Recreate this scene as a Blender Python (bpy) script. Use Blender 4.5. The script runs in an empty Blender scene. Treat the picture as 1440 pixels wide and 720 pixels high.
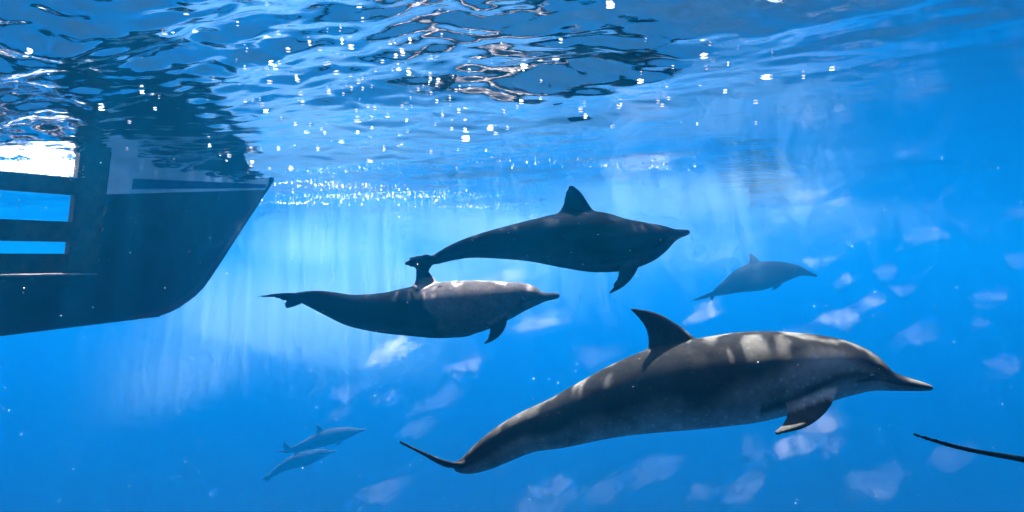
import bpy, bmesh, math, random
import numpy as np
from mathutils import Vector

random.seed(7)
RNG = np.random.default_rng(7)
scene = bpy.context.scene
C = scene.collection

# ------------------------------------------------------------------ camera
FPX = 1028.0                 # focal length in pixels of the 1440 px wide photograph
CAMZ = -0.82                 # the camera hangs 0.82 m under the sea surface (z = 0)
cam_d = bpy.data.cameras.new('camera')
cam_d.sensor_width = 36.0
cam_d.lens = 36.0 * FPX / 1440.0
cam_d.clip_start = 0.02
cam_d.clip_end = 2000.0
cam = bpy.data.objects.new('camera', cam_d)
cam.location = (0, 0, CAMZ)
cam.rotation_euler = (math.radians(90), 0, 0)
C.objects.link(cam)
scene.camera = cam

# ------------------------------------------------------------------ sky, sun, exposure
SUN_EL, SUN_AZ = math.radians(65), math.radians(-14)      # ahead of the camera, a little to the left
world = bpy.data.worlds.new('World')
scene.world = world
world.use_nodes = True
nt = world.node_tree
nt.nodes.clear()
sky = nt.nodes.new('ShaderNodeTexSky')
sky.sky_type = 'NISHITA'
sky.sun_disc = False
sky.sun_elevation = SUN_EL
sky.sun_rotation = SUN_AZ
bgn = nt.nodes.new('ShaderNodeBackground')
bgn.inputs['Strength'].default_value = 0.05
wo = nt.nodes.new('ShaderNodeOutputWorld')
nt.links.new(sky.outputs[0], bgn.inputs['Color'])
nt.links.new(bgn.outputs[0], wo.inputs['Surface'])

sun_d = bpy.data.lights.new('sun', 'SUN')
sun_d.energy = 5.0
sun_d.angle = math.radians(0.5)
sun_d.color = (1.0, 0.98, 0.95)
sun = bpy.data.objects.new('sun', sun_d)
sv = Vector((math.sin(SUN_AZ) * math.cos(SUN_EL), math.cos(SUN_AZ) * math.cos(SUN_EL), math.sin(SUN_EL)))
sun.rotation_euler = (-sv).to_track_quat('-Z', 'Y').to_euler()
sun.location = (0, 0, 30)
C.objects.link(sun)

vs = scene.view_settings
vs.view_transform = 'Standard'
vs.look = 'None'
vs.gamma = 1.0
vs.use_curve_mapping = False
vs.exposure = 3.2

cy = scene.cycles
cy.max_bounces = 8
cy.volume_bounces = 1
cy.glossy_bounces = 4
cy.diffuse_bounces = 2
cy.transparent_max_bounces = 16
cy.use_denoising = True
cy.use_adaptive_sampling = True
cy.adaptive_threshold = 0.03
cy.adaptive_min_samples = 16
cy.caustics_reflective = False
cy.caustics_refractive = False


# ------------------------------------------------------------------ helpers
def P(px, py, Y):
    """the point at depth Y (metres ahead of the camera) in the direction of a photo pixel"""
    return Vector(((px - 720.0) / FPX * Y, Y, CAMZ - (py - 360.0) / FPX * Y))


def tag(o, label=None, cat=None, group=None, kind=None):
    if label: o['label'] = label
    if cat: o['category'] = cat
    if group: o['group'] = group
    if kind: o['kind'] = kind
    return o


def link_mesh(name, verts, faces, mat, parent=None, smooth=True):
    me = bpy.data.meshes.new(name)
    me.from_pydata([tuple(v) for v in verts], [], faces)
    me.update()
    if smooth:
        me.polygons.foreach_set('use_smooth', [True] * len(me.polygons))
    o = bpy.data.objects.new(name, me)
    if mat: me.materials.append(mat)
    C.objects.link(o)
    if parent: o.parent = parent
    return o


def grid_mesh(name, co, nu, nv, mat, wrap=False):
    """fast quad grid from an (nu*nv, 3) array"""
    iu = np.arange(nu if wrap else nu - 1)
    iv = np.arange(nv - 1)
    A, B = np.meshgrid(iu, iv, indexing='ij')
    A2 = (A + 1) % nu
    q = np.stack([A * nv + B, A2 * nv + B, A2 * nv + B + 1, A * nv + B + 1], -1).reshape(-1, 4)
    me = bpy.data.meshes.new(name)
    me.vertices.add(len(co)); me.vertices.foreach_set('co', co.astype(np.float32).ravel())
    me.loops.add(q.size); me.loops.foreach_set('vertex_index', q.astype(np.int32).ravel())
    me.polygons.add(len(q))
    me.polygons.foreach_set('loop_start', np.arange(0, q.size, 4, dtype=np.int32))
    me.polygons.foreach_set('loop_total', np.full(len(q), 4, dtype=np.int32))
    me.polygons.foreach_set('use_smooth', np.ones(len(q), dtype=bool))
    me.update(calc_edges=True); me.validate()
    me.materials.append(mat)
    o = bpy.data.objects.new(name, me)
    C.objects.link(o)
    return o


def new_mat(name):
    m = bpy.data.materials.new(name)
    m.use_nodes = True
    m.node_tree.nodes.clear()
    return m, m.node_tree.nodes, m.node_tree.links


def paint(name, col, rough=0.5, spec=0.3, noise=8.0, var=0.35, bump=0.0, col2=None):
    m, N, L = new_mat(name)
    tc = N.new('ShaderNodeTexCoord')
    nz = N.new('ShaderNodeTexNoise'); nz.inputs['Scale'].default_value = noise; nz.inputs['Detail'].default_value = 8
    nz.inputs['Roughness'].default_value = 0.65
    L.new(tc.outputs['Object'], nz.inputs['Vector'])
    rp = N.new('ShaderNodeValToRGB')
    rp.color_ramp.elements[0].position = 0.35; rp.color_ramp.elements[1].position = 0.68
    c2 = col2 or tuple(min(1, c * (1 + var)) for c in col)
    rp.color_ramp.elements[0].color = (*[c * (1 - var) for c in col], 1)
    rp.color_ramp.elements[1].color = (*c2, 1)
    L.new(nz.outputs['Fac'], rp.inputs['Fac'])
    b = N.new('ShaderNodeBsdfPrincipled')
    b.inputs['Roughness'].default_value = rough
    b.inputs['Specular IOR Level'].default_value = spec
    L.new(rp.outputs['Color'], b.inputs['Base Color'])
    if bump:
        bp = N.new('ShaderNodeBump'); bp.inputs['Strength'].default_value = bump; bp.inputs['Distance'].default_value = 0.01
        L.new(nz.outputs['Fac'], bp.inputs['Height']); L.new(bp.outputs['Normal'], b.inputs['Normal'])
    o = N.new('ShaderNodeOutputMaterial')
    L.new(b.outputs[0], o.inputs['Surface'])
    return m


# ------------------------------------------------------------------ the sea surface, seen from below
WAVES = []
_r = random.Random(11)
MAIN = math.atan2(0.80, 0.60)
for i in range(80):
    lam = math.exp(_r.uniform(math.log(0.11), math.log(4.0)))
    spread = 0.35 if lam > 0.8 else 0.5
    ang = MAIN + _r.gauss(0, spread)
    slope = 0.029 * (1.0 if lam < 1.0 else 0.8)
    k = 2 * math.pi / lam
    WAVES.append((k * math.cos(ang), k * math.sin(ang), slope / k, _r.uniform(0, 6.283)))


def wave(x, y):
    x = np.asarray(x, float); y = np.asarray(y, float)
    # gusts: ruffled and calmer areas
    amp = 0.78 + 0.50 * np.sin(0.9 * x + 0.5 * y + 1.0) * np.sin(0.55 * y - 0.7 * x + 0.4)
    xw = x + 0.05 * np.sin(2.1 * y + 1.3 * x); yw = y + 0.05 * np.sin(1.7 * x - 0.9 * y)
    z = np.zeros_like(x)
    for kx, ky, a, p in WAVES:
        s = np.sin(kx * xw + ky * yw + p)
        z += a * (s - 0.25 * np.cos(2 * (kx * xw + ky * yw + p)))
    # calmer with distance from the boats and out to the right
    rr = np.hypot(x, y)
    sx = np.clip((x - 0.4) / 2.8, 0, 1)
    az = np.clip((x / np.maximum(y, 0.5) - 0.02) / 0.36, 0, 1); far = np.clip((rr - 2.6) / 2.2, 0, 1)
    z = z * (1 - 0.85 * az * far)
    return z * amp * (0.10 + 0.95 / (1 + (rr / 7.5) ** 3)) * (1 - 0.55 * sx * sx * (3 - 2 * sx)) * (1 + 1.5 * np.clip((-0.6 - x) / 2.0, 0, 1))


def water_surface_material():
    m, N, L = new_mat('sea_surface_water')
    tc = N.new('ShaderNodeTexCoord')
    # fine capillary ripples
    mp = N.new('ShaderNodeMapping'); mp.inputs['Rotation'].default_value = (0, 0, 0.65); mp.inputs['Scale'].default_value = (0.8, 1.3, 1)
    L.new(tc.outputs['Object'], mp.inputs['Vector'])
    nz = N.new('ShaderNodeTexNoise'); nz.inputs['Scale'].default_value = 7.0; nz.inputs['Detail'].default_value = 5; nz.inputs['Roughness'].default_value = 0.5
    L.new(mp.outputs[0], nz.inputs['Vector'])
    bp = N.new('ShaderNodeBump'); bp.inputs['Strength'].default_value = 0.18; bp.inputs['Distance'].default_value = 0.02
    L.new(nz.outputs['Fac'], bp.inputs['Height'])
    fr = N.new('ShaderNodeFresnel'); fr.inputs['IOR'].default_value = 1.333
    L.new(bp.outputs['Normal'], fr.inputs['Normal'])
    gl = N.new('ShaderNodeBsdfGlossy'); gl.inputs['Roughness'].default_value = 0.03
    gl.inputs['Color'].default_value = (0.97, 0.97, 0.97, 1)
    L.new(bp.outputs['Normal'], gl.inputs['Normal'])
    # noise painted into the transmission colour imitates wave-focused light: uneven, dappled
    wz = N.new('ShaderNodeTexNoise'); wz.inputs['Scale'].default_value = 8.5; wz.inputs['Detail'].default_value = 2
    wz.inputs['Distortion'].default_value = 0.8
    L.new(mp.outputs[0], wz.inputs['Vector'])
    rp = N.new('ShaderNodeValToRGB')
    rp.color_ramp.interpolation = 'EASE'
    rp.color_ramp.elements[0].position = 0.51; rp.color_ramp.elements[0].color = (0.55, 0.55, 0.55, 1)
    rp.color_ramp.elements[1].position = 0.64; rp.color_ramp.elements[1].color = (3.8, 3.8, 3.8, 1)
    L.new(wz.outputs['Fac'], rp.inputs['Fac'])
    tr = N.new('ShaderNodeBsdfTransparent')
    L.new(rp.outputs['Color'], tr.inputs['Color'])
    mx = N.new('ShaderNodeMixShader')
    L.new(fr.outputs[0], mx.inputs['Fac']); L.new(tr.outputs[0], mx.inputs[1]); L.new(gl.outputs[0], mx.inputs[2])
    o = N.new('ShaderNodeOutputMaterial')
    L.new(mx.outputs[0], o.inputs['Surface'])
    return m


def build_surface():
    fr = np.radians(np.linspace(-52, 52, 560))                       # in view: fine
    bk = np.radians(np.linspace(52, 308, 120))[1:-1]                 # round the back: coarse
    ang = np.concatenate([fr, bk])
    rad = np.concatenate([np.linspace(0.02, 0.9, 20), 0.9 * np.power(400.0 / 0.9, np.linspace(0, 1, 860)[1:])])
    A, R = np.meshgrid(ang, rad, indexing='ij')
    X = R * np.sin(A); Y = R * np.cos(A)
    Z = wave(X, Y) * np.clip((120 - R) / 90, 0.1, 1)
    co = np.stack([X, Y, Z], -1).reshape(-1, 3)
    o = grid_mesh('sea_surface', co, len(ang), len(rad), water_surface_material(), wrap=True)
    # make the normals look up
    if o.data.polygons[1000].normal.z < 0:
        o.data.flip_normals()
    return tag(o, 'rippled underside of the sea surface, blue with dark streaks and bright glints', 'water', kind='structure')


build_surface()

# ------------------------------------------------------------------ sea bed far below
def build_seabed():
    n = 90
    xs = np.linspace(-420, 420, n); ys = np.linspace(-420, 420, n)
    X, Y = np.meshgrid(xs, ys, indexing='ij')
    Z = -42.0 + 0.35 * np.sin(X * 0.21 + 1) * np.cos(Y * 0.17) + 0.2 * np.sin(X * 0.5 + Y * 0.4)
    co = np.stack([X, Y, Z], -1).reshape(-1, 3)
    m = paint('sea_bed_mud', (0.020, 0.028, 0.030), 0.9, 0.1, 0.6, 0.5, 0.3)
    o = grid_mesh('sea_bed', co, n, n, m)
    return tag(o, 'dark sea bed lost in the deep blue water', 'sea bed', kind='structure')


build_seabed()

# ------------------------------------------------------------------ the boat
BOW = Vector((-2.69, 8.2, 0)); AFT = Vector((-0.60, -0.80, 0)); SIDE = Vector((0.80, -0.60, 0))
LEN = 8.0
SHEER = 0.75


def keel_depth(t):
    return 1.40 + 0.055 * max(0.0, t - 1.0)


def stem_t(z):
    d = max(0.0, -z)
    if z > 0: return -0.45 * z
    t = 0.71 * d
    if d > 1.08: t += 0.30 * (1 - math.sqrt(max(0.0, 1 - ((d - 1.08) / 0.32) ** 2)))
    return t


def half_breadth(t, z):
    u = max(0.0, t - stem_t(z))
    b = 1.25 * (1 - math.exp(-u * 0.23))
    d = keel_depth(t)
    f = max(0.0, min(1.0, (z + d) / d))
    s = f ** 0.45
    if z > 0: s *= 1 + 0.25 * z
    return b * s


def hull_pt(t, z, side, off=0.0):
    b = half_breadth(t, z) + off
    p = BOW + AFT * t + SIDE * (b * side)
    return Vector((p.x, p.y, z))


BAY0_NEAR, BAY0_FAR, BAY1, BAYZ = 1.98, 1.35, 5.6, -0.955


def build_boat():
    navy = paint('hull_navy_paint', (0.012, 0.013, 0.030), 0.45, 0.4, 3.0, 0.5, 0.15)
    pale = paint('stripe_pale_paint', (0.70, 0.78, 0.80), 0.5, 0.3, 6.0, 0.15)
    blue = paint('stripe_blue_paint', (0.02, 0.045, 0.16), 0.5, 0.3, 6.0, 0.3)
    dark = paint('bay_frame_paint', (0.060, 0.032, 0.018), 0.55, 0.3, 9.0, 0.5, 0.3)
    deckm = paint('deck_paint', (0.60, 0.60, 0.57), 0.6, 0.3, 3.0, 0.2)
    boat = bpy.data.objects.new('motor_boat', None)
    boat.location = BOW + AFT * 4.0
    C.objects.link(boat)
    tag(boat, 'dark navy boat hull with pale waterline stripe and open barred bay in its side', 'boat')
    base = boat.location.copy()

    def add(name, verts, faces, mat, parent=boat, smooth=False):
        o = link_mesh(name, [Vector(v) - base for v in verts], faces, mat, parent, smooth)
        return o

    # hull shell with a real opening for the bay on both sides
    zl = [-1.0, -.97, -.93, -.88, -.82, -.76, -.70, BAYZ / 1.5, -.57, -.50, -.42, -.34, -.26, -.18, -.10, -.04, 0]
    def levels(t):
        d = keel_depth(t)
        zs = [-d * (1 - (i / 14.0) ** 2.0) for i in range(15)]
        zs += [0.15, 0.35, 0.55, SHEER]
        return zs
    ncol = 90
    nlev = 19
    verts, faces = [], []
    idx = {}
    for side in (1, -1):
        ts_list = []
        for j in range(nlev):
            # f in 0..1 below the water
            for i in range(ncol):
                w = (i / (ncol - 1)) ** 1.15
                z0 = levels(1.2)[j]
                t0 = stem_t(z0) if j > 0 else stem_t(-1.4)
                t = t0 + w * (LEN - t0)
                z = levels(t)[j]
                b = half_breadth(t, z) if i > 0 else 0.0
                if j == 0: b = 0.0
                p = BOW + AFT * t + SIDE * (b * side)
                idx[(side, j, i)] = len(verts)
                verts.append((p.x, p.y, z, t))
        for j in range(nlev - 1):
            for i in range(ncol - 1):
                q = [idx[(side, j, i)], idx[(side, j, i + 1)], idx[(side, j + 1, i + 1)], idx[(side, j + 1, i)]]
                tc = sum(verts[k][3] for k in q) / 4; zc = sum(verts[k][2] for k in q) / 4
                t0 = BAY0_NEAR if side == 1 else BAY0_FAR
                if t0 < tc < BAY1 and BAYZ < zc < 0.42: continue
                faces.append(q if side == -1 else q[::-1])
    # transom
    for j in range(nlev - 1):
        faces.append([idx[(1, j, ncol - 1)], idx[(-1, j, ncol - 1)], idx[(-1, j + 1, ncol - 1)], idx[(1, j + 1, ncol - 1)]])
    hull = add('hull', [v[:3] for v in verts], faces, navy, smooth=True)
    sol = hull.modifiers.new('plating', 'SOLIDIFY'); sol.thickness = 0.03; sol.offset = -1

    # deck
    dv, df = [], []
    for i in range(40):
        t = -0.33 + (LEN + 0.33) * i / 39.0
        for s in (1, -1):
            p = hull_pt(t, SHEER - 0.06, s, -0.02); dv.append(p)
    fore = [[2 * i, 2 * i + 1, 2 * i + 3, 2 * i + 2] for i in range(39) if -0.33 + (LEN + 0.33) * (i + 1) / 39.0 < BAY0_FAR + 0.1]
    aft = [[2 * i, 2 * i + 1, 2 * i + 3, 2 * i + 2] for i in range(39) if -0.33 + (LEN + 0.33) * i / 39.0 > BAY1]
    for df in (fore, aft):                                  # the well above the bay is open to the sky
        use = sorted({k for q in df for k in q}); rn = {k: n for n, k in enumerate(use)}
        d = add('deck', [dv[k] for k in use], [[rn[k] for k in q] for q in df], deckm)
        d.modifiers.new('thick', 'SOLIDIFY').thickness = 0.05
    # bay floor
    dv, df = [], []
    for i in range(30):
        t = BAY0_FAR + (BAY1 + 0.1 - BAY0_FAR) * i / 29.0
        for s in (1, -1): dv.append(hull_pt(t, BAYZ - 0.02, s, -0.03))
    for i in range(29): df.append([2 * i, 2 * i + 1, 2 * i + 3, 2 * i + 2])
    d = add('bay_floor', dv, df, dark)
    d.modifiers.new('thick', 'SOLIDIFY').thickness = 0.04
    # slanting bulkhead that closes the fore hull
    vz = [BAYZ - 0.02, -0.7, -0.4, -0.1, 0.2, 0.42]
    dv = []
    for z in vz:
        dv.append(hull_pt(BAY0_NEAR - 0.06, z, 1, -0.02)); dv.append(hull_pt(BAY0_FAR - 0.02, z, -1, -0.02))
    df = [[2 * i, 2 * i + 1, 2 * i + 3, 2 * i + 2] for i in range(len(vz) - 1)]
    d = add('bulkhead', dv, df, dark)
    d.modifiers.new('thick', 'SOLIDIFY').thickness = 0.03

    def beam(name, t0, t1, ztop, zbot, off, depth, mat, n=24, parent=boat):
        v, f = [], []
        for i in range(n):
            a = i / (n - 1.0); t = t0 + (t1 - t0) * a
            zt = ztop(t) if callable(ztop) else ztop
            zb = zbot(t) if callable(zbot) else zbot
            v += [hull_pt(t, zt, 1, off), hull_pt(t, zb, 1, off), hull_pt(t, zb, 1, off - depth), hull_pt(t, zt, 1, off - depth)]
        for i in range(n - 1):
            k = 4 * i
            for a, b in ((0, 1), (1, 2), (2, 3), (3, 0)):
                f.append([k + a, k + b, k + 4 + b, k + 4 + a])
        f.append([0, 3, 2, 1]); k = 4 * (n - 1); f.append([k, k + 1, k + 2, k + 3])
        return add(name, v, f, mat, parent)

    # rails of the bay (each bar one part) and the posts between them
    beam('rail', BAY0_NEAR + .05, BAY1, -0.165, -0.305, 0.012, 0.07, dark)
    beam('rail', BAY0_NEAR + .05, BAY1, -0.53, -0.70, 0.012, 0.07, dark)
    beam('rail', BAY0_NEAR + .05, BAY1, -0.80, -0.965, 0.014, 0.07, dark)
    beam('rail', BAY0_NEAR + .05, BAY1, 0.42, 0.30, 0.012, 0.07, dark)
    beam('post', BAY0_NEAR - .02, BAY0_NEAR + .24, 0.44, -0.972, 0.022, 0.09, dark, 6)
    beam('post', 3.75, 3.95, 0.44, -0.972, 0.022, 0.09, dark, 6)
    beam('post', BAY1 - .2, BAY1 + .02, 0.44, -0.972, 0.022, 0.09, dark, 6)
    beam('sill_trim', BAY0_NEAR - .02, BAY1, -0.974, -0.988, 0.026, 0.03, paint('trim_grey', (0.2, 0.2, 0.21), 0.5))
    # painted bands, proud of the hull by the thickness of a vinyl strip
    lerp = lambda a, b: (lambda t: a + (b - a) * max(0, min(1, t / 2.0)))
    beam('waterline_stripe', 0.06, BAY0_NEAR - .03, lerp(0.05, 0.05), lerp(-0.075, -0.285), 0.006, 0.012, pale, 40)
    beam('accent_stripe', 0.10, 1.72, lerp(-0.020, -0.140), lerp(-0.058, -0.240), 0.010, 0.012, blue, 40)
    return boat


build_boat()


# ------------------------------------------------------------------ dolphins
def skin_material(name, rough=0.6):
    m, N, L = new_mat(name)
    at = N.new('ShaderNodeAttribute'); at.attribute_name = 'pigment_and_reflection'
    tc = N.new('ShaderNodeTexCoord')
    nz = N.new('ShaderNodeTexNoise'); nz.inputs['Scale'].default_value = 14; nz.inputs['Detail'].default_value = 6; nz.inputs['Roughness'].default_value = 0.7
    L.new(tc.outputs['Object'], nz.inputs['Vector'])
    mr = N.new('ShaderNodeMapRange'); mr.inputs['From Min'].default_value = 0.3; mr.inputs['From Max'].default_value = 0.7
    mr.inputs['To Min'].default_value = 0.55; mr.inputs['To Max'].default_value = 1.4
    L.new(nz.outputs['Fac'], mr.inputs['Value'])
    mx = N.new('ShaderNodeVectorMath'); mx.operation = 'SCALE'
    L.new(at.outputs['Color'], mx.inputs[0]); L.new(mr.outputs[0], mx.inputs['Scale'])
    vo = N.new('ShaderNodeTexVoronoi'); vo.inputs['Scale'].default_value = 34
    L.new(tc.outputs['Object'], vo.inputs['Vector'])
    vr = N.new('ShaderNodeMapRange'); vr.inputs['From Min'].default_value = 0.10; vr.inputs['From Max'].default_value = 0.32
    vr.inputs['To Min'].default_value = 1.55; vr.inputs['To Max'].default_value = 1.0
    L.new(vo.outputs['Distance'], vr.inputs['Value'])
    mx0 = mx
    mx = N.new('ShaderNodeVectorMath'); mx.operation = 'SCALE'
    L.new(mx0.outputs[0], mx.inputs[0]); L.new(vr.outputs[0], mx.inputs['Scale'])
    b = N.new('ShaderNodeBsdfPrincipled')
    b.inputs['Roughness'].default_value = rough
    b.inputs['IOR'].default_value = 1.08
    b.inputs['Specular IOR Level'].default_value = 0.06
    L.new(mx.outputs[0], b.inputs['Base Color'])
    n2 = N.new('ShaderNodeTexNoise'); n2.inputs['Scale'].default_value = 60; n2.inputs['Detail'].default_value = 3
    L.new(tc.outputs['Object'], n2.inputs['Vector'])
    bp = N.new('ShaderNodeBump'); bp.inputs['Strength'].default_value = 0.08; bp.inputs['Distance'].default_value = 0.004
    L.new(n2.outputs['Fac'], bp.inputs['Height']); L.new(bp.outputs['Normal'], b.inputs['Normal'])
    o = N.new('ShaderNodeOutputMaterial')
    L.new(b.outputs[0], o.inputs['Surface'])
    return m


SKIN = skin_material('dolphin_skin')
EYE = paint('dolphin_eye', (0.006, 0.006, 0.007), 0.15, 0.5, 5, 0.2)


def catmull(pts, n):
    pts = [np.asarray(p, float) for p in pts]
    d = [0.0]
    for a, b in zip(pts, pts[1:]): d.append(d[-1] + np.linalg.norm((b - a)[:3]) ** 0.5)
    P0 = [2 * pts[0] - pts[1]] + pts + [2 * pts[-1] - pts[-2]]
    T = [-(d[1])] + d + [2 * d[-1] - d[-2]]
    out = []
    for q in np.linspace(0, d[-1], n):
        i = max(0, min(len(pts) - 2, int(np.searchsorted(d, q, side='right') - 1)))
        p0, p1, p2, p3 = P0[i:i + 4]; t0, t1, t2, t3 = T[i:i + 4]
        m1 = (p2 - p0) / (t2 - t0) * (t2 - t1); m2 = (p3 - p1) / (t3 - t1) * (t2 - t1)
        u = (q - t1) / (t2 - t1); u2, u3 = u * u, u * u * u
        out.append((2 * u3 - 3 * u2 + 1) * p1 + (u3 - 2 * u2 + u) * m1 + (-2 * u3 + 3 * u2) * p2 + (u3 - u2) * m2)
    return out


def dolphin(name, label, stations, Y0, yaw, fins, voxel, style='grey', eyes=True, cat='dolphin', group='dolphins swimming under the boat', smooth_it=2):
    """stations: tail -> beak, (px, py, half height in px) along the body axis; yaw: depth slope (metres of depth per metre to the right)"""
    cx = 0.5 * (stations[0][0] + stations[-1][0])

    def depth(px):
        a = (cx - 720) / FPX; b = (px - 720) / FPX
        return Y0 * (1 - yaw * a) / (1 - yaw * b)          # where the pixel's ray meets the body's own upright plane

    cen = []
    for px, py, r in stations:
        Y = depth(px); p = P(px, py, Y)
        cen.append((p.x, p.y, p.z, r * Y / FPX))
    ring = catmull(cen, 64)
    sp = np.array([r[:3] for r in ring]); rad = np.maximum(np.array([r[3] for r in ring]), 0.004)
    n = len(sp)
    tan = np.gradient(sp, axis=0); tan /= np.linalg.norm(tan, axis=1)[:, None]
    latn = np.array([yaw, -1.0, 0.0]); latn = -latn if latn[1] > 0 else latn
    hx = np.array([1.0, yaw, 0.0]); hx /= np.linalg.norm(hx)
    lat = np.array([hx[1], -hx[0], 0.0])                   # the body's right side, towards the camera
    up = np.cross(lat[None, :], tan); up /= np.linalg.norm(up, axis=1)[:, None]
    up *= np.sign(up[:, 2])[:, None]
    arc = np.concatenate([[0], np.cumsum(np.linalg.norm(np.diff(sp, axis=0), axis=1))]); s = arc / arc[-1]
    wr = np.interp(s, [0, .06, .2, .45, .7, .86, .93, 1.0], [.55, .5, .62, .86, .92, .95, 1.15, 1.3])
    bm = bmesh.new()
    NS = 72
    rings = []
    for i in range(n):
        vs_ = []
        for k in range(NS):
            a = 2 * math.pi * k / NS
            off = up[i] * rad[i] * math.sin(a) + lat * rad[i] * wr[i] * math.cos(a)
            vs_.append(bm.verts.new(sp[i] + off))
        rings.append(vs_)
    for a, b in zip(rings, rings[1:]):
        for k in range(NS): bm.faces.new((a[k], a[(k + 1) % NS], b[(k + 1) % NS], b[k]))
    bm.faces.new(rings[0][::-1]); bm.faces.new(rings[-1])

    finmask_pts = []
    for LE, TE, thick in fins:
        def p3(q):
            return np.array(P(q[0], q[1], depth(q[0]) + q[2]))
        L_ = catmull([p3(q) for q in LE], 12); T_ = catmull([p3(q) for q in TE], 12)
        secs = []
        for i in range(12):
            l, t = L_[i], T_[i]
            j0, j1 = max(0, i - 1), min(11, i + 1)
            span = 0.5 * (L_[j1] + T_[j1]) - 0.5 * (L_[j0] + T_[j0])
            ch = t - l
            nn = np.cross(ch, span); nl = np.linalg.norm(nn)
            nn = nn / nl if nl > 1e-9 else np.array([0, 0, 1.0])
            if secs and np.dot(nn, lastn) < 0: nn = -nn
            lastn = nn
            th = max(thick * (1 - 0.72 * i / 11), voxel * 2.2)
            prof = [(0, 0), (.08, .6), (.25, 1), (.5, .8), (.8, .35), (1, .12)]
            ring_ = [l + ch * u + nn * th * 0.5 * max(h, .3) for u, h in prof] + [l + ch * u - nn * th * 0.5 * max(h, .3) for u, h in prof[::-1][:-1]]
            secs.append([bm.verts.new(v) for v in ring_])
            finmask_pts.append(0.5 * (l + t))
        m_ = len(secs[0])
        for a, b in zip(secs, secs[1:]):
            for k in range(m_): bm.faces.new((a[k], a[(k + 1) % m_], b[(k + 1) % m_], b[k]))
        bm.faces.new(secs[0][::-1]); bm.faces.new(secs[-1])
    bmesh.ops.recalc_face_normals(bm, faces=bm.faces)
    me = bpy.data.meshes.new(name); bm.to_mesh(me); bm.free()
    tmp = bpy.data.objects.new(name + '_tmp', me); C.objects.link(tmp)
    rm = tmp.modifiers.new('r', 'REMESH'); rm.mode = 'VOXEL'; rm.voxel_size = voxel; rm.use_smooth_shade = True
    sm = tmp.modifiers.new('s', 'SMOOTH'); sm.iterations = smooth_it; sm.factor = 0.5
    dg = bpy.context.evaluated_depsgraph_get(); dg.update()
    body = bpy.data.meshes.new_from_object(tmp.evaluated_get(dg))
    bpy.data.objects.remove(tmp); bpy.data.meshes.remove(me)
    body.name = name
    nv = len(body.vertices)
    co = np.empty(nv * 3, np.float32); body.vertices.foreach_get('co', co); co = co.reshape(-1, 3).astype(float)
    # body coordinates of every vertex: place along the axis, height, side
    best = np.empty(nv, int)
    for i0 in range(0, nv, 20000):
        blk = co[i0:i0 + 20000]
        d2 = ((blk[:, None, :] - sp[None]) ** 2).sum(-1) / (1 + 0 * rad[None])
        best[i0:i0 + 20000] = d2.argmin(1)
    rel = co - sp[best]
    sv_ = s[best] + (rel * tan[best]).sum(1) / arc[-1]
    h = (rel * up[best]).sum(1) / rad[best]
    w = (rel @ lat) / (rad[best] * wr[best])
    infin = np.sqrt(h ** 2 + w ** 2) > 1.25

    # mouth line pressed into the beak and jaw
    mline = np.interp(sv_, [.80, .85, .90, .95, 1.0], [-.45, -.32, -.12, -.02, 0.0])
    dm = (h - mline)
    groove = np.exp(-(dm / 0.09) ** 2) * (sv_ > .835) * (~infin)
    co -= (rel / np.maximum(np.linalg.norm(rel, axis=1)[:, None], 1e-6)) * (groove * 0.07 * rad[best])[:, None]

    # pigment: dark cape, grey flank, paler belly, dark eye-to-flipper stripe, painted window reflection on one
    wob = 0.12 * np.sin(sv_ * 17 + 1) + 0.08 * np.sin(sv_ * 41 + w * 2)
    cape_b = np.interp(sv_, [0, .2, .42, .55, .7, .82, .9, 1], [-.2, .0, -.35, -.15, .30, .45, .1, -.2]) + wob
    belly_b = np.interp(sv_, [0, .2, .4, .6, .8, 1], [-.9, -.7, -.62, -.55, -.55, -.3]) + wob * .5
    sst = lambda x, a, b: np.clip((x - a) / (b - a), 0, 1) ** 2 * (3 - 2 * np.clip((x - a) / (b - a), 0, 1))
    kc = sst(h, cape_b - .30, cape_b + .26); kb = 1 - sst(h, belly_b - .30, belly_b + .30)
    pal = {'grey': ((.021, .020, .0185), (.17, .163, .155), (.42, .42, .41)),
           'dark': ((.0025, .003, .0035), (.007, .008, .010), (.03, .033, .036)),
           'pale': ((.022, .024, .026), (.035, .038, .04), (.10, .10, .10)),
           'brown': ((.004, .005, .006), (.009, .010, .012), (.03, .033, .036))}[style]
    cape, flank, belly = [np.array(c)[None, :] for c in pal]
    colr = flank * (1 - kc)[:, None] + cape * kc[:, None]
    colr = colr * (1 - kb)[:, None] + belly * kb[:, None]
    stripe = np.exp(-((h - np.interp(sv_, [.62, .70, .80, .88], [-.62, -.5, -.12, .05])) / .14) ** 2) * (sv_ > .64) * (sv_ < .93)
    colr = colr * (1 - .75 * stripe)[:, None] + cape * (.75 * stripe)[:, None]
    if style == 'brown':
        # window-glass reflection painted brown-grey on the fore body, with a slanting edge behind the dorsal fin
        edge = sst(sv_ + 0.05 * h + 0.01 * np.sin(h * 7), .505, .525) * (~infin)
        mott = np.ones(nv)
        refl = np.array([[.092, .078, .074]]) * mott[:, None]
        refl = refl * (1 - kb * .35)[:, None] + np.array([[.05, .058, .068]]) * (kb * .35)[:, None]
        colr = colr * (1 - edge)[:, None] + refl * edge[:, None]
    fw = sst(np.sqrt(h ** 2 + w ** 2), 1.05, 1.4)[:, None]
    colr = colr * (1 - fw) + cape * 0.9 * fw
    beak = sst(sv_, .90, .96)
    colr = colr * (1 - .7 * beak)[:, None] + cape * (.7 * beak)[:, None]
    colr *= (1 - .6 * groove)[:, None]

    org = sp[n // 2].copy()
    body.vertices.foreach_set('co', (co - org).astype(np.float32).ravel())
    ca = body.attributes.new('pigment_and_reflection', 'FLOAT_COLOR', 'POINT')
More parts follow.
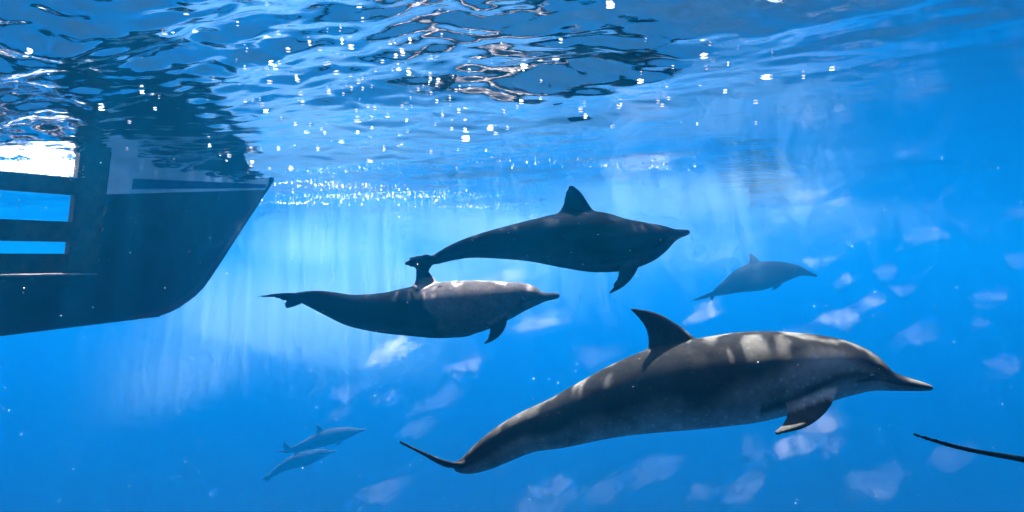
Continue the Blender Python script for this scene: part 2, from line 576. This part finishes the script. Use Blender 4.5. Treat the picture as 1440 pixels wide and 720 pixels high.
    ca.data.foreach_set('color', np.concatenate([colr, np.ones((nv, 1))], 1).astype(np.float32).ravel())
    body.polygons.foreach_set('use_smooth', np.ones(len(body.polygons), dtype=bool))
    body.update()
    body.materials.clear(); body.materials.append(SKIN)
    o = bpy.data.objects.new(name, body); o.location = org
    C.objects.link(o)
    tag(o, label, cat, group)
    if eyes:
        i = int(np.argmin(abs(s - .862)))
        for sd in (1, -1):
            e = bmesh.new(); bmesh.ops.create_uvsphere(e, u_segments=14, v_segments=10, radius=0.014 * arc[-1] / 2)
            em = bpy.data.meshes.new('eye'); e.to_mesh(em); e.free(); em.materials.append(EYE)
            em.polygons.foreach_set('use_smooth', [True] * len(em.polygons))
            eo = bpy.data.objects.new('eye', em); C.objects.link(eo); eo.parent = o
            th = math.radians(-4)
            eo.location = Vector(sp[i] + up[i] * rad[i] * math.sin(th) + lat * sd * rad[i] * wr[i] * math.cos(th) * 0.96 - org)
    return o


# the large near one, crossing in front
dolphin('dolphin', 'large grey dolphin with dappled light on its back, swimming below the other two dark dolphins',
        [(640, 655, 7), (648, 656, 10), (661, 652, 15), (681, 641, 21), (706, 626, 25), (741, 608, 29), (787, 594, 36), (832, 577, 43),
         (882, 560, 52), (938, 546, 60), (1000, 537, 63), (1060, 529, 63), (1120, 522, 55), (1175, 518, 43), (1212, 522, 32), (1234, 529, 22), (1252, 536, 14), (1280, 541, 9), (1300, 544, 6), (1311, 546, 3)],
        3.0, -0.10,
        [  # dorsal fin
            ([(1005, 500, 0), (962, 462, 0), (925, 440, 0), (888, 433, 0)], [(905, 515, 0), (912, 482, 0), (906, 458, 0), (885, 434, 0)], 0.045),
            # near flipper
            ([(1180, 545, -.10), (1166, 576, -.17), (1136, 600, -.23), (1092, 612, -.26)], [(1102, 556, -.10), (1107, 582, -.17), (1100, 597, -.23), (1089, 607, -.26)], 0.040),
            # far flipper, mostly hidden
            ([(1170, 540, .12), (1160, 560, .20), (1140, 572, .26), (1115, 575, .32)], [(1120, 545, .12), (1120, 562, .20), (1115, 570, .26), (1112, 574, .32)], 0.035),
            # near fluke lobe, almost edge-on
            ([(668, 650, 0), (637, 652, -.06), (598, 638, -.16), (562, 621, -.26)], [(640, 658, 0), (622, 655, -.02), (590, 637, -.12), (561, 621, -.24)], 0.026),
            # far fluke lobe
            ([(668, 652, 0), (660, 655, .10), (652, 655, .20), (648, 652, .28)], [(642, 660, 0), (640, 660, .10), (641, 658, .20), (645, 652, .27)], 0.026),
        ], 0.005, 'grey')

# upper dark one
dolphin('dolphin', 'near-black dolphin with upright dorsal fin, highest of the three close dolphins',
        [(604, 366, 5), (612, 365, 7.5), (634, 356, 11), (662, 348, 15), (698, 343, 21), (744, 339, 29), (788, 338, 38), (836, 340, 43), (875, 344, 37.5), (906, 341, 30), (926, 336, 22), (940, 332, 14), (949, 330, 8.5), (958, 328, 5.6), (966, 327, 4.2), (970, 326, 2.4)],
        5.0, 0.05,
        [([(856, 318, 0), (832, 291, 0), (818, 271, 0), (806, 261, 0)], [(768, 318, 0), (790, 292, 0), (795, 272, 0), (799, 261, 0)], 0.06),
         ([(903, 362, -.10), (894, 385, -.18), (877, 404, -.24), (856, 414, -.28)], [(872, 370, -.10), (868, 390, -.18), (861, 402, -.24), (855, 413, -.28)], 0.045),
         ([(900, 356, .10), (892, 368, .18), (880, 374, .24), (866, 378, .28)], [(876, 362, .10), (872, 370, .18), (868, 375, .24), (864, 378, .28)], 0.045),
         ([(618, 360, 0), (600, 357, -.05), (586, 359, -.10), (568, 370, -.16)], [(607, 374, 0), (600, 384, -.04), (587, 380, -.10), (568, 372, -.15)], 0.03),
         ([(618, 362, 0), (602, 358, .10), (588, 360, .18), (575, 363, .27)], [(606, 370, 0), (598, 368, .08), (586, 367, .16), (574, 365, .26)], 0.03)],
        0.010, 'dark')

# middle one, a glass reflection painted on its fore body
dolphin('dolphin', 'dolphin with painted brown-grey glass reflection on its fore body and black tail, under the highest dolphin',
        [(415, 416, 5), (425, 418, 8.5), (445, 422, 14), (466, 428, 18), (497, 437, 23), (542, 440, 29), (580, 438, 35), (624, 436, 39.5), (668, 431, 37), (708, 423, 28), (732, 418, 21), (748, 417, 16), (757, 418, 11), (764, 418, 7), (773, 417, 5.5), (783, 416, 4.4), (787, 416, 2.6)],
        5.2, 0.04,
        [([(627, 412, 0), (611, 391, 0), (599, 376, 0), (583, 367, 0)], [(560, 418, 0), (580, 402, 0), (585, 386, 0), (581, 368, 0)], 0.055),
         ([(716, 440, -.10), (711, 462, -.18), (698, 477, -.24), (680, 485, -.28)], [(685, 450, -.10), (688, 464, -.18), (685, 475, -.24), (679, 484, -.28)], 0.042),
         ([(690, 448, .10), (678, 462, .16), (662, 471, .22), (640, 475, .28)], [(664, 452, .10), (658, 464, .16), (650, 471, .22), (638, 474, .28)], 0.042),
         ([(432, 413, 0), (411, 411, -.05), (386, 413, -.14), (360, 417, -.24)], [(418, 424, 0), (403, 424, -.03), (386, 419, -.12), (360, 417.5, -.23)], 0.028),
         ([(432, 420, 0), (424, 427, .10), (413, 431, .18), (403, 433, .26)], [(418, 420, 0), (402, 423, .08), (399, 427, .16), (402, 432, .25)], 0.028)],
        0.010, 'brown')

# faded one in the blue beyond
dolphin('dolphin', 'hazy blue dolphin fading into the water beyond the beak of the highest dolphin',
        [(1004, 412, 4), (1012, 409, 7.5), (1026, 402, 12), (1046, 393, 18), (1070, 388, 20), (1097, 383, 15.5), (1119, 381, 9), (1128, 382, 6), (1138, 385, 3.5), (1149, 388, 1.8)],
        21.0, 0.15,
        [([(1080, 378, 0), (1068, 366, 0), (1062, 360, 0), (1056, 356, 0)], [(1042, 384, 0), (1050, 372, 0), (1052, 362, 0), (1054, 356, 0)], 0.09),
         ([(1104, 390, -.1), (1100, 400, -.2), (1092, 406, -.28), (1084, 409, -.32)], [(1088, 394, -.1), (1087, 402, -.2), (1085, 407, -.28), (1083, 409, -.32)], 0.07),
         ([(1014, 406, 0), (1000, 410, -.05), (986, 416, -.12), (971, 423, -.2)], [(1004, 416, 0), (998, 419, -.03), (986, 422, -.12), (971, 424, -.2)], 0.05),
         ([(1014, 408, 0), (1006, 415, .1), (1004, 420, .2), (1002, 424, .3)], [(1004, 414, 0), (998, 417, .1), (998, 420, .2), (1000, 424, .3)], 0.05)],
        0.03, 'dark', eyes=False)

# two faint ones deep down
dolphin('dolphin', 'very faint dolphin deep in the blue, the longer and higher of two overlapping ones',
        [(405, 634, 3), (413, 632, 4.5), (428, 627, 7), (446, 620, 10), (465, 614, 11), (482, 610, 9), (496, 607, 6), (503, 606, 3.5), (509, 605, 2.2), (515, 604, 1.2)],
        38.0, 0.10,
        [([(462, 610, 0), (455, 603, 0), (450, 599, 0), (444, 596, 0)], [(442, 616, 0), (445, 606, 0), (445, 600, 0), (443, 597, 0)], 0.10),
         ([(484, 615, -.1), (482, 621, -.2), (477, 625, -.25), (471, 627, -.3)], [(474, 617, -.1), (474, 622, -.2), (472, 625, -.25), (470, 627, -.3)], 0.09),
         ([(412, 629, 0), (406, 626, -.1), (402, 623, -.2), (400, 619, -.3)], [(406, 638, 0), (400, 633, -.1), (398, 628, -.2), (399, 620, -.3)], 0.07),
         ([(412, 632, 0), (404, 632, .1), (396, 633, .2), (388, 634, .3)], [(405, 638, 0), (401, 638, .1), (395, 636, .2), (388, 635, .3)], 0.07)],
        0.035, 'pale', eyes=False)
dolphin('dolphin', 'very faint dolphin deep in the blue, the lower of two overlapping ones, tail hanging down',
        [(376, 670, 2.5), (384, 666, 4), (396, 658, 6), (412, 650, 9), (428, 645, 10), (444, 640, 8), (455, 637, 5.5), (462, 636, 3), (468, 635, 2), (474, 634, 1)],
        40.0, 0.10,
        [([(428, 641, 0), (422, 635, 0), (417, 631, 0), (411, 629, 0)], [(410, 646, 0), (412, 638, 0), (412, 632, 0), (410, 629, 0)], 0.10),
         ([(444, 645, -.1), (442, 650, -.2), (438, 653, -.25), (433, 655, -.3)], [(436, 646, -.1), (435, 650, -.2), (434, 653, -.25), (432, 655, -.3)], 0.09),
         ([(384, 664, 0), (378, 667, -.1), (373, 670, -.2), (369, 675, -.3)], [(377, 673, 0), (374, 675, -.1), (371, 676, -.2), (369, 676, -.3)], 0.07),
         ([(384, 667, 0), (382, 672, .1), (379, 675, .2), (376, 678, .3)], [(377, 671, 0), (375, 674, .1), (374, 676, .2), (375, 678, .3)], 0.07)],
        0.035, 'pale', eyes=False)

# one leaving to the right: only a fluke lobe reaches into view
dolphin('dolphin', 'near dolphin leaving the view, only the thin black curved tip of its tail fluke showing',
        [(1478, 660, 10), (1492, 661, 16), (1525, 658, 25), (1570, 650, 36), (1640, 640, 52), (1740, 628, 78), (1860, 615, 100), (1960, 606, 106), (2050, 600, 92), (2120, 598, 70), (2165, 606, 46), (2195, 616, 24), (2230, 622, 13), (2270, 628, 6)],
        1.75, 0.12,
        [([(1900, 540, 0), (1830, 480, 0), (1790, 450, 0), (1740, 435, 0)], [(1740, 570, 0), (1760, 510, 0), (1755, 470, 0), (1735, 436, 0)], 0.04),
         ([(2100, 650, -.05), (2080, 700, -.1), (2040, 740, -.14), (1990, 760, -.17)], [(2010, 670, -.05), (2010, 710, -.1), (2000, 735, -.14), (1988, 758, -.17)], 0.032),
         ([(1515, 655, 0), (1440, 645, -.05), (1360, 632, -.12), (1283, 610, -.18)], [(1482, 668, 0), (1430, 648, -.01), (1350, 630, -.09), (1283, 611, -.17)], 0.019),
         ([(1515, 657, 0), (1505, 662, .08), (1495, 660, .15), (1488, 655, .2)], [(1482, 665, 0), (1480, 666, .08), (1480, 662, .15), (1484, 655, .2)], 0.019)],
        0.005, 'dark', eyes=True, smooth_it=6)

# ------------------------------------------------------------------ light glints modelled as white blobs under the surface
def glint_material():
    m, N, L = new_mat('glint_blob_white')
    d = N.new('ShaderNodeBsdfDiffuse'); d.inputs['Color'].default_value = (0.85, 0.87, 0.88, 1)
    t = N.new('ShaderNodeBsdfTranslucent'); t.inputs['Color'].default_value = (0.9, 0.92, 0.92, 1)
    mx = N.new('ShaderNodeMixShader'); mx.inputs[0].default_value = 0.8
    L.new(d.outputs[0], mx.inputs[1]); L.new(t.outputs[0], mx.inputs[2])
    g = N.new('ShaderNodeBsdfGlossy'); g.inputs['Roughness'].default_value = 0.1
    lw = N.new('ShaderNodeFresnel'); lw.inputs['IOR'].default_value = 1.33
    m2 = N.new('ShaderNodeMixShader')
    L.new(lw.outputs[0], m2.inputs[0]); L.new(mx.outputs[0], m2.inputs[1]); L.new(g.outputs[0], m2.inputs[2])
    o = N.new('ShaderNodeOutputMaterial'); L.new(m2.outputs[0], o.inputs['Surface'])
    return m


GLINT = glint_material()


def glint_mesh(seed):
    r = random.Random(seed)
    b = bmesh.new(); bmesh.ops.create_uvsphere(b, u_segments=10, v_segments=7, radius=1.0)
    for v in b.verts:
        v.co.x *= 1 + r.uniform(-.25, .25); v.co.y *= 1 + r.uniform(-.25, .25)
        if v.co.z > 0: v.co.z *= 0.5
    me = bpy.data.meshes.new('glint_blob'); b.to_mesh(me); b.free()
    me.polygons.foreach_set('use_smooth', [True] * len(me.polygons)); me.materials.append(GLINT)
    return me


BM = [glint_mesh(i) for i in range(4)]
GL = [(40, 72, 9), (36, 79, 6), (68, 104, 7), (232, 48, 8), (243, 46, 6), (276, 44, 9), (262, 20, 11), (200, 131, 6), (224, 138, 7), (143, 154, 7), (182, 173, 7),
      (218, 154, 5), (295, 206, 7), (392, 48, 8), (436, 65, 7), (405, 74, 6), (381, 90, 8), (388, 97, 6), (379, 117, 7), (450, 70, 6), (462, 90, 7), (463, 131, 10),
      (481, 61, 6), (494, 68, 8), (478, 43, 5), (549, 61, 7), (564, 72, 8), (528, 100, 6), (493, 107, 7), (607, 82, 6), (505, 10, 6), (588, 128, 5), (606, 134, 6),
      (614, 144, 6), (595, 126, 4), (645, 158, 6), (622, 164, 6), (612, 176, 7), (573, 186, 7), (527, 154, 7), (503, 171, 12), (545, 164, 5), (708, 158, 8), (733, 144, 8),
      (737, 104, 9), (782, 99, 12), (860, 180, 5), (689, 182, 8), (697, 187, 5), (655, 197, 14), (870, 152, 9), (990, 81, 10), (1078, 110, 15), (1024, 92, 6), (900, 112, 6),
      (940, 140, 6), (1170, 98, 7), (1130, 110, 6), (823, 165, 6), (420, 141, 5), (436, 176, 6), (459, 174, 7), (416, 175, 5), (480, 200, 7), (355, 142, 5), (369, 148, 5),
      (374, 158, 6), (345, 143, 4), (414, 205, 5), (420, 208, 4), (355, 227, 5), (369, 216, 4), (447, 211, 5), (300, 112, 4), (292, 140, 5), (858, 12, 12), (510, 30, 5),
      (1063, 145, 7), (1020, 130, 6), (946, 96, 5), (985, 120, 6), (560, 205, 6), (520, 228, 8), (606, 215, 5)]
r3 = random.Random(5)
for _ in range(95):
    GL.append((min(760, max(150, r3.gauss(500, 130))), min(238, max(25, r3.gauss(140, 60))), r3.choice((3, 4, 5, 6))))
for _ in range(20):
    GL.append((r3.uniform(640, 1130), r3.uniform(60, 190), r3.choice((3, 4, 5))))
for i, (px, py, sz) in enumerate(GL):
    Y = -CAMZ * FPX / (360.0 - py)
    for _ in range(4):                                     # settle onto the wavy surface along the pixel's direction
        x = (px - 720) / FPX * Y
        z = float(wave(x, Y)) - 0.006
        Y = max(1.2, (z - CAMZ) * FPX / (360.0 - py))
    x = (px - 720) / FPX * Y
    z = float(wave(x, Y)) - 0.006
    o = bpy.data.objects.new('glint_blob', BM[i % 4])
    s_ = sz * r3.choice((0.2, 0.26, 0.3, 0.36)) * Y / FPX
    o.location = (x, Y, z)
    o.scale = (s_ * r3.uniform(1.0, 2.1), s_ * r3.uniform(1.0, 1.6), s_ * r3.uniform(.2, .42))
    o.rotation_euler = (0, 0, r3.uniform(-.5, .5))
    C.objects.link(o)
    tag(o, 'small white blob standing in for a light glint under the rippled sea surface', 'bubble', 'modelled light glints under the surface')  # category 'bubble' holds the modelled light glints


# ------------------------------------------------------------------ added glare clouds, modelled sparkle and suspended matter (uncountable)
def specks_material(name, col, alpha):
    m, N, L = new_mat(name)
    d = N.new('ShaderNodeBsdfDiffuse'); d.inputs['Color'].default_value = (*col, 1)
    t = N.new('ShaderNodeBsdfTranslucent'); t.inputs['Color'].default_value = (*col, 1)
    mx = N.new('ShaderNodeMixShader'); mx.inputs[0].default_value = 0.6
    L.new(d.outputs[0], mx.inputs[1]); L.new(t.outputs[0], mx.inputs[2])
    o = N.new('ShaderNodeOutputMaterial'); L.new(mx.outputs[0], o.inputs['Surface'])
    return m


def specks(name, label, cat, pts, sizes, mat):
    n = len(pts)                                            # every speck a tiny loose flake, turned at random
    base = np.array([[1, 0, 0], [-.5, .87, 0], [-.5, -.87, 0]], float)
    rot = RNG.normal(size=(n, 3, 3)); rot = np.linalg.qr(rot)[0]
    co = (pts[:, None, :] + np.einsum('nij,kj->nki', rot, base) * sizes[:, None, None]).reshape(-1, 3)
    q = np.arange(n * 3).reshape(-1, 3)
    me = bpy.data.meshes.new(name)
    me.vertices.add(n * 3); me.vertices.foreach_set('co', co.astype(np.float32).ravel())
    me.loops.add(q.size); me.loops.foreach_set('vertex_index', q.astype(np.int32).ravel())
    me.polygons.add(len(q)); me.polygons.foreach_set('loop_start', np.arange(0, q.size, 3, dtype=np.int32))
    me.polygons.foreach_set('loop_total', np.full(len(q), 3, dtype=np.int32))
    me.update(calc_edges=True); me.materials.append(mat)
    o = bpy.data.objects.new(name, me); C.objects.link(o)
    return tag(o, label, cat, kind='stuff')


# pale clouds imitating window-glass reflections, the widest ones a glow: (px, py, width px, height px, tilt deg, depth m, weight)
CLOUDS = [(550, 492, 75, 34, 30, 6.5, 1.2), (655, 515, 55, 26, 20, 6.5, .8), (490, 550, 60, 24, 22, 7, .6), (545, 560, 45, 20, 15, 7, .6), (478, 582, 36, 18, 20, 7, .5),
          (1185, 282, 34, 18, 25, 6, 1.1), (1140, 275, 62, 22, 8, 6, .9), (1150, 368, 50, 18, 8, 6.5, .9), (1245, 383, 34, 22, 10, 6, 1.0), (1225, 425, 44, 20, 28, 6, 1.2),
          (1183, 447, 58, 28, 6, 6, 1.3), (1272, 407, 34, 16, 8, 6, 1.0), (1188, 394, 36, 16, 28, 6, .9), (990, 440, 60, 24, 30, 6.5, 1.2), (1140, 605, 95, 46, 35, 4.6, 1.4),
          (1165, 627, 40, 28, 10, 4.6, 1.0), (760, 700, 100, 46, 12, 4.6, 1.0), (990, 690, 46, 24, 15, 4.6, .9), (1050, 685, 70, 30, 40, 4.6, .9), (1436, 300, 26, 20, 10, 5, .8),
          (1432, 365, 34, 24, 0, 5, .9), (1380, 455, 26, 18, 10, 5, .6), (1410, 515, 48, 34, 20, 5, .6), (705, 660, 40, 18, 25, 4.8, .8), (900, 232, 110, 36, 10, 7.5, .7),
          (1280, 215, 40, 16, 12, 6, .5), (1060, 630, 40, 40, 50, 4.6, .5), (1336, 268, 18, 14, 5, 6, .5), (760, 452, 90, 26, 12, 6.0, .7), (840, 500, 70, 30, 10, 6.5, .5),
          (700, 395, 110, 28, 10, 6.2, .8), (745, 415, 60, 34, 0, 6.0, .6), (1010, 360, 60, 26, 15, 8, .3), 
          (960, 305, 440, 120, 8, 7.0, 1), (650, 345, 400, 140, 4, 8.5, 1), (420, 430, 340, 170, 12, 12.5, 1),
          (1060, 330, 60, 24, 20, 6, .5), (1110, 300, 70, 24, 12, 6, .5), (1210, 330, 60, 22, 20, 6, .5), (1300, 330, 60, 26, 12, 6, .4), (1120, 470, 70, 26, 22, 5.5, .6),
          (1290, 470, 70, 30, 20, 5.5, .5), (920, 660, 80, 34, 25, 5, .5), (850, 690, 70, 34, 25, 5, .5), (1230, 680, 90, 40, 20, 5, .6), (1340, 640, 70, 34, 20, 5, .5),
          (620, 560, 80, 28, 24, 6.5, .5), (590, 600, 60, 24, 24, 6.5, .4), (540, 690, 80, 30, 20, 6, .4), (880, 560, 60, 24, 25, 6, .4), (1390, 420, 50, 26, 20, 5.5, .5)]


def volume_material(name, col, dens, g):
    m, N, L = new_mat(name)
    pv = N.new('ShaderNodeVolumePrincipled')
    pv.inputs['Color'].default_value = (*col, 1)
    pv.inputs['Density'].default_value = dens
    pv.inputs['Anisotropy'].default_value = g
    o = N.new('ShaderNodeOutputMaterial'); L.new(pv.outputs[0], o.inputs['Volume'])
    return m


GLARE = [volume_material('glare_cloud_%d' % k, (0.98, 0.90, 0.84), d, 0.2) for k, d in enumerate((0.055, 0.12, 0.21))]
VEIL = volume_material('glow_veil', (0.66, 0.90, 0.98), 0.066, 0.72)  # wide soft volume added to make a pale glow under the surface


def glare_cloud(px, py, w, h, tilt, Y, wt, seed):
    """an added pale volume standing in for glass reflection or glow: thick in the middle, thinning out to nothing at a ragged rim"""
    big = w > 180
    if py < 360: Y = min(Y, 0.70 * FPX / (360 - py + 0.6 * h))           # stays under the surface
    r = random.Random(seed)
    k = [(r.uniform(1.5, 3.5), r.uniform(1.5, 3.5), r.uniform(0, 6.28), r.uniform(.4, 1)) for _ in range(5)]
    sc = Y / FPX
    a = math.radians(tilt); ca, sa = math.cos(a), math.sin(a)
    depth = ((5.0 if py > 400 else (3.0 if py > 320 else 2.2)) if big else 0.9 * (w + h) * sc)
    NR, NA = 14, 30
    front, back = [], []
    for i in range(NR):
        q = i / (NR - 1.0)
        for j in range(NA):
            t = 2 * math.pi * j / NA
            rag = 1 + 0.16 * math.sin(3 * t + k[0][2]) + 0.12 * math.sin(5 * t + k[1][2]) + 0.07 * math.sin(8 * t + k[2][2])
            x = q * math.cos(t) * rag * w * (1.15 if big else 0.78); y = q * math.sin(t) * rag * h * (1.15 if big else 0.78)
            n = 0.75 + 0.35 * sum(c * math.sin(ka * x / w * 3 + kb * y / h * 3 + p) for ka, kb, p, c in k) / 2.0
            th = depth * max(0.002, (1 - q * q) ** 4.0 * max(0.15, n)) if i < NR - 1 else depth * 0.004
            X = (x * ca - y * sa) * sc; Z = (x * sa + y * ca) * sc
            front.append((X, -0.5 * th, Z)); back.append((X, 0.5 * th, Z))
    v = front + back
    o_ = len(front)
    f = []
    for i in range(NR - 1):
        for j in range(NA):
            j2 = (j + 1) % NA
            if i == 0:
                f.append((0 * NA + 0, NA + j2, NA + j)); f.append((o_, o_ + NA + j, o_ + NA + j2))
            else:
                f.append((i * NA + j, i * NA + j2, (i + 1) * NA + j2, (i + 1) * NA + j))
                f.append((o_ + i * NA + j, o_ + (i + 1) * NA + j, o_ + (i + 1) * NA + j2, o_ + i * NA + j2))
    e = (NR - 1) * NA
    for j in range(NA):
        j2 = (j + 1) % NA
        f.append((e + j, e + j2, o_ + e + j2, o_ + e + j))
    mat = VEIL if big else GLARE[0 if wt < .65 else (1 if wt < 1.05 else 2)]
    ob = link_mesh('glare_cloud', v, f, mat)
    b = bmesh.new(); b.from_mesh(ob.data)
    loose = [q for q in b.verts if not q.link_faces]
    bmesh.ops.delete(b, geom=loose, context='VERTS')
    bmesh.ops.recalc_face_normals(b, faces=b.faces); b.to_mesh(ob.data); b.free()
    c = P(px, py, Y)
    ob.location = c
    tag(ob, 'added pale smudge standing in for glass reflection and glow in the blue water', 'silt', kind='stuff')  # category 'silt' holds the added glare and glow volumes


for n_, c in enumerate(CLOUDS): glare_cloud(*c, 100 + n_)

# fine white specks imitating sparkle on the surface and glitter in the boat's bay
pts, szs = [], []
SPARKLE = [(470, 263, 200, 5, 0.7), (520, 276, 200, 7, .9), (405, 287, 110, 6, .8), (600, 270, 130, 6, .5), (900, 235, 150, 6, .25), (470, 238, 200, 12, .2), (650, 290, 150, 4, .3), (790, 228, 200, 8, .2)]
for px, py, w, h, wt in SPARKLE:
    n = int(w * wt * 2.0)
    x = px + RNG.normal(size=n) * w * .3; y = py + RNG.normal(size=n) * h * .4
    Y = np.clip(-CAMZ * FPX / (360.0 - y), 3, 16)
    X = (x - 720) / FPX * Y; Z = wave(X, Y) - 0.003 - RNG.random(n) ** 3 * 0.008
    pts.append(np.stack([X, Y, Z], -1)); szs.append(RNG.uniform(.5, 1.7, n) ** 1.5 * 0.42 * Y / FPX)
n = 9000
x = RNG.uniform(-40, 118, n); y = 236 + RNG.normal(size=n) * 6.5; Y = RNG.uniform(6.15, 6.5, n)
pts.append(np.stack([(x - 720) / FPX * Y, Y, np.minimum(CAMZ - (y - 360) / FPX * Y, -0.01)], -1)); szs.append(RNG.uniform(.8, 1.6, n) * Y / FPX)
specks('surface_sparkle', 'fine white specks standing in for light sparkle along the surface by the boat', 'foam', np.concatenate(pts), np.concatenate(szs),  # category 'foam' holds specks standing in for light sparkle
       specks_material('sparkle_white', (0.9, 0.93, 0.93), 0.9))

# plankton and grit hanging in the near water
n = 1500
Y = RNG.uniform(1.2, 7.0, n); x = RNG.uniform(-20, 1460, n); y = RNG.uniform(200, 740, n)
z = CAMZ - (y - 360) / FPX * Y
ok = z < -0.05
specks('drifting_plankton', 'sparse tiny pale specks hanging in the water', 'plankton', np.stack([(x - 720) / FPX * Y, Y, z], -1)[ok],
       (RNG.uniform(.25, .75, n) * Y / FPX)[ok], specks_material('plankton_pale', (0.5, 0.5, 0.48), 1.0))

# ------------------------------------------------------------------ the water body itself
bm = bmesh.new()
bmesh.ops.create_cube(bm, size=1.0)
hm = bpy.data.meshes.new('haze'); bm.to_mesh(hm); bm.free()
haze = bpy.data.objects.new('haze', hm)
haze.scale = (860, 860, 45.0)
haze.location = (0, 0, 1.3 - 22.5)
m, N, L = new_mat('sea_water_volume')
pv = N.new('ShaderNodeVolumePrincipled')
pv.inputs['Color'].default_value = (0.003, 0.41, 0.97, 1)
pv.inputs['Density'].default_value = 0.024
pv.inputs['Anisotropy'].default_value = 0.90
o_ = N.new('ShaderNodeOutputMaterial'); L.new(pv.outputs[0], o_.inputs['Volume'])
hm.materials.append(m)
C.objects.link(haze)
tag(haze, 'clear blue sea water filling the whole view and hiding what lies far off', 'water', kind='stuff')
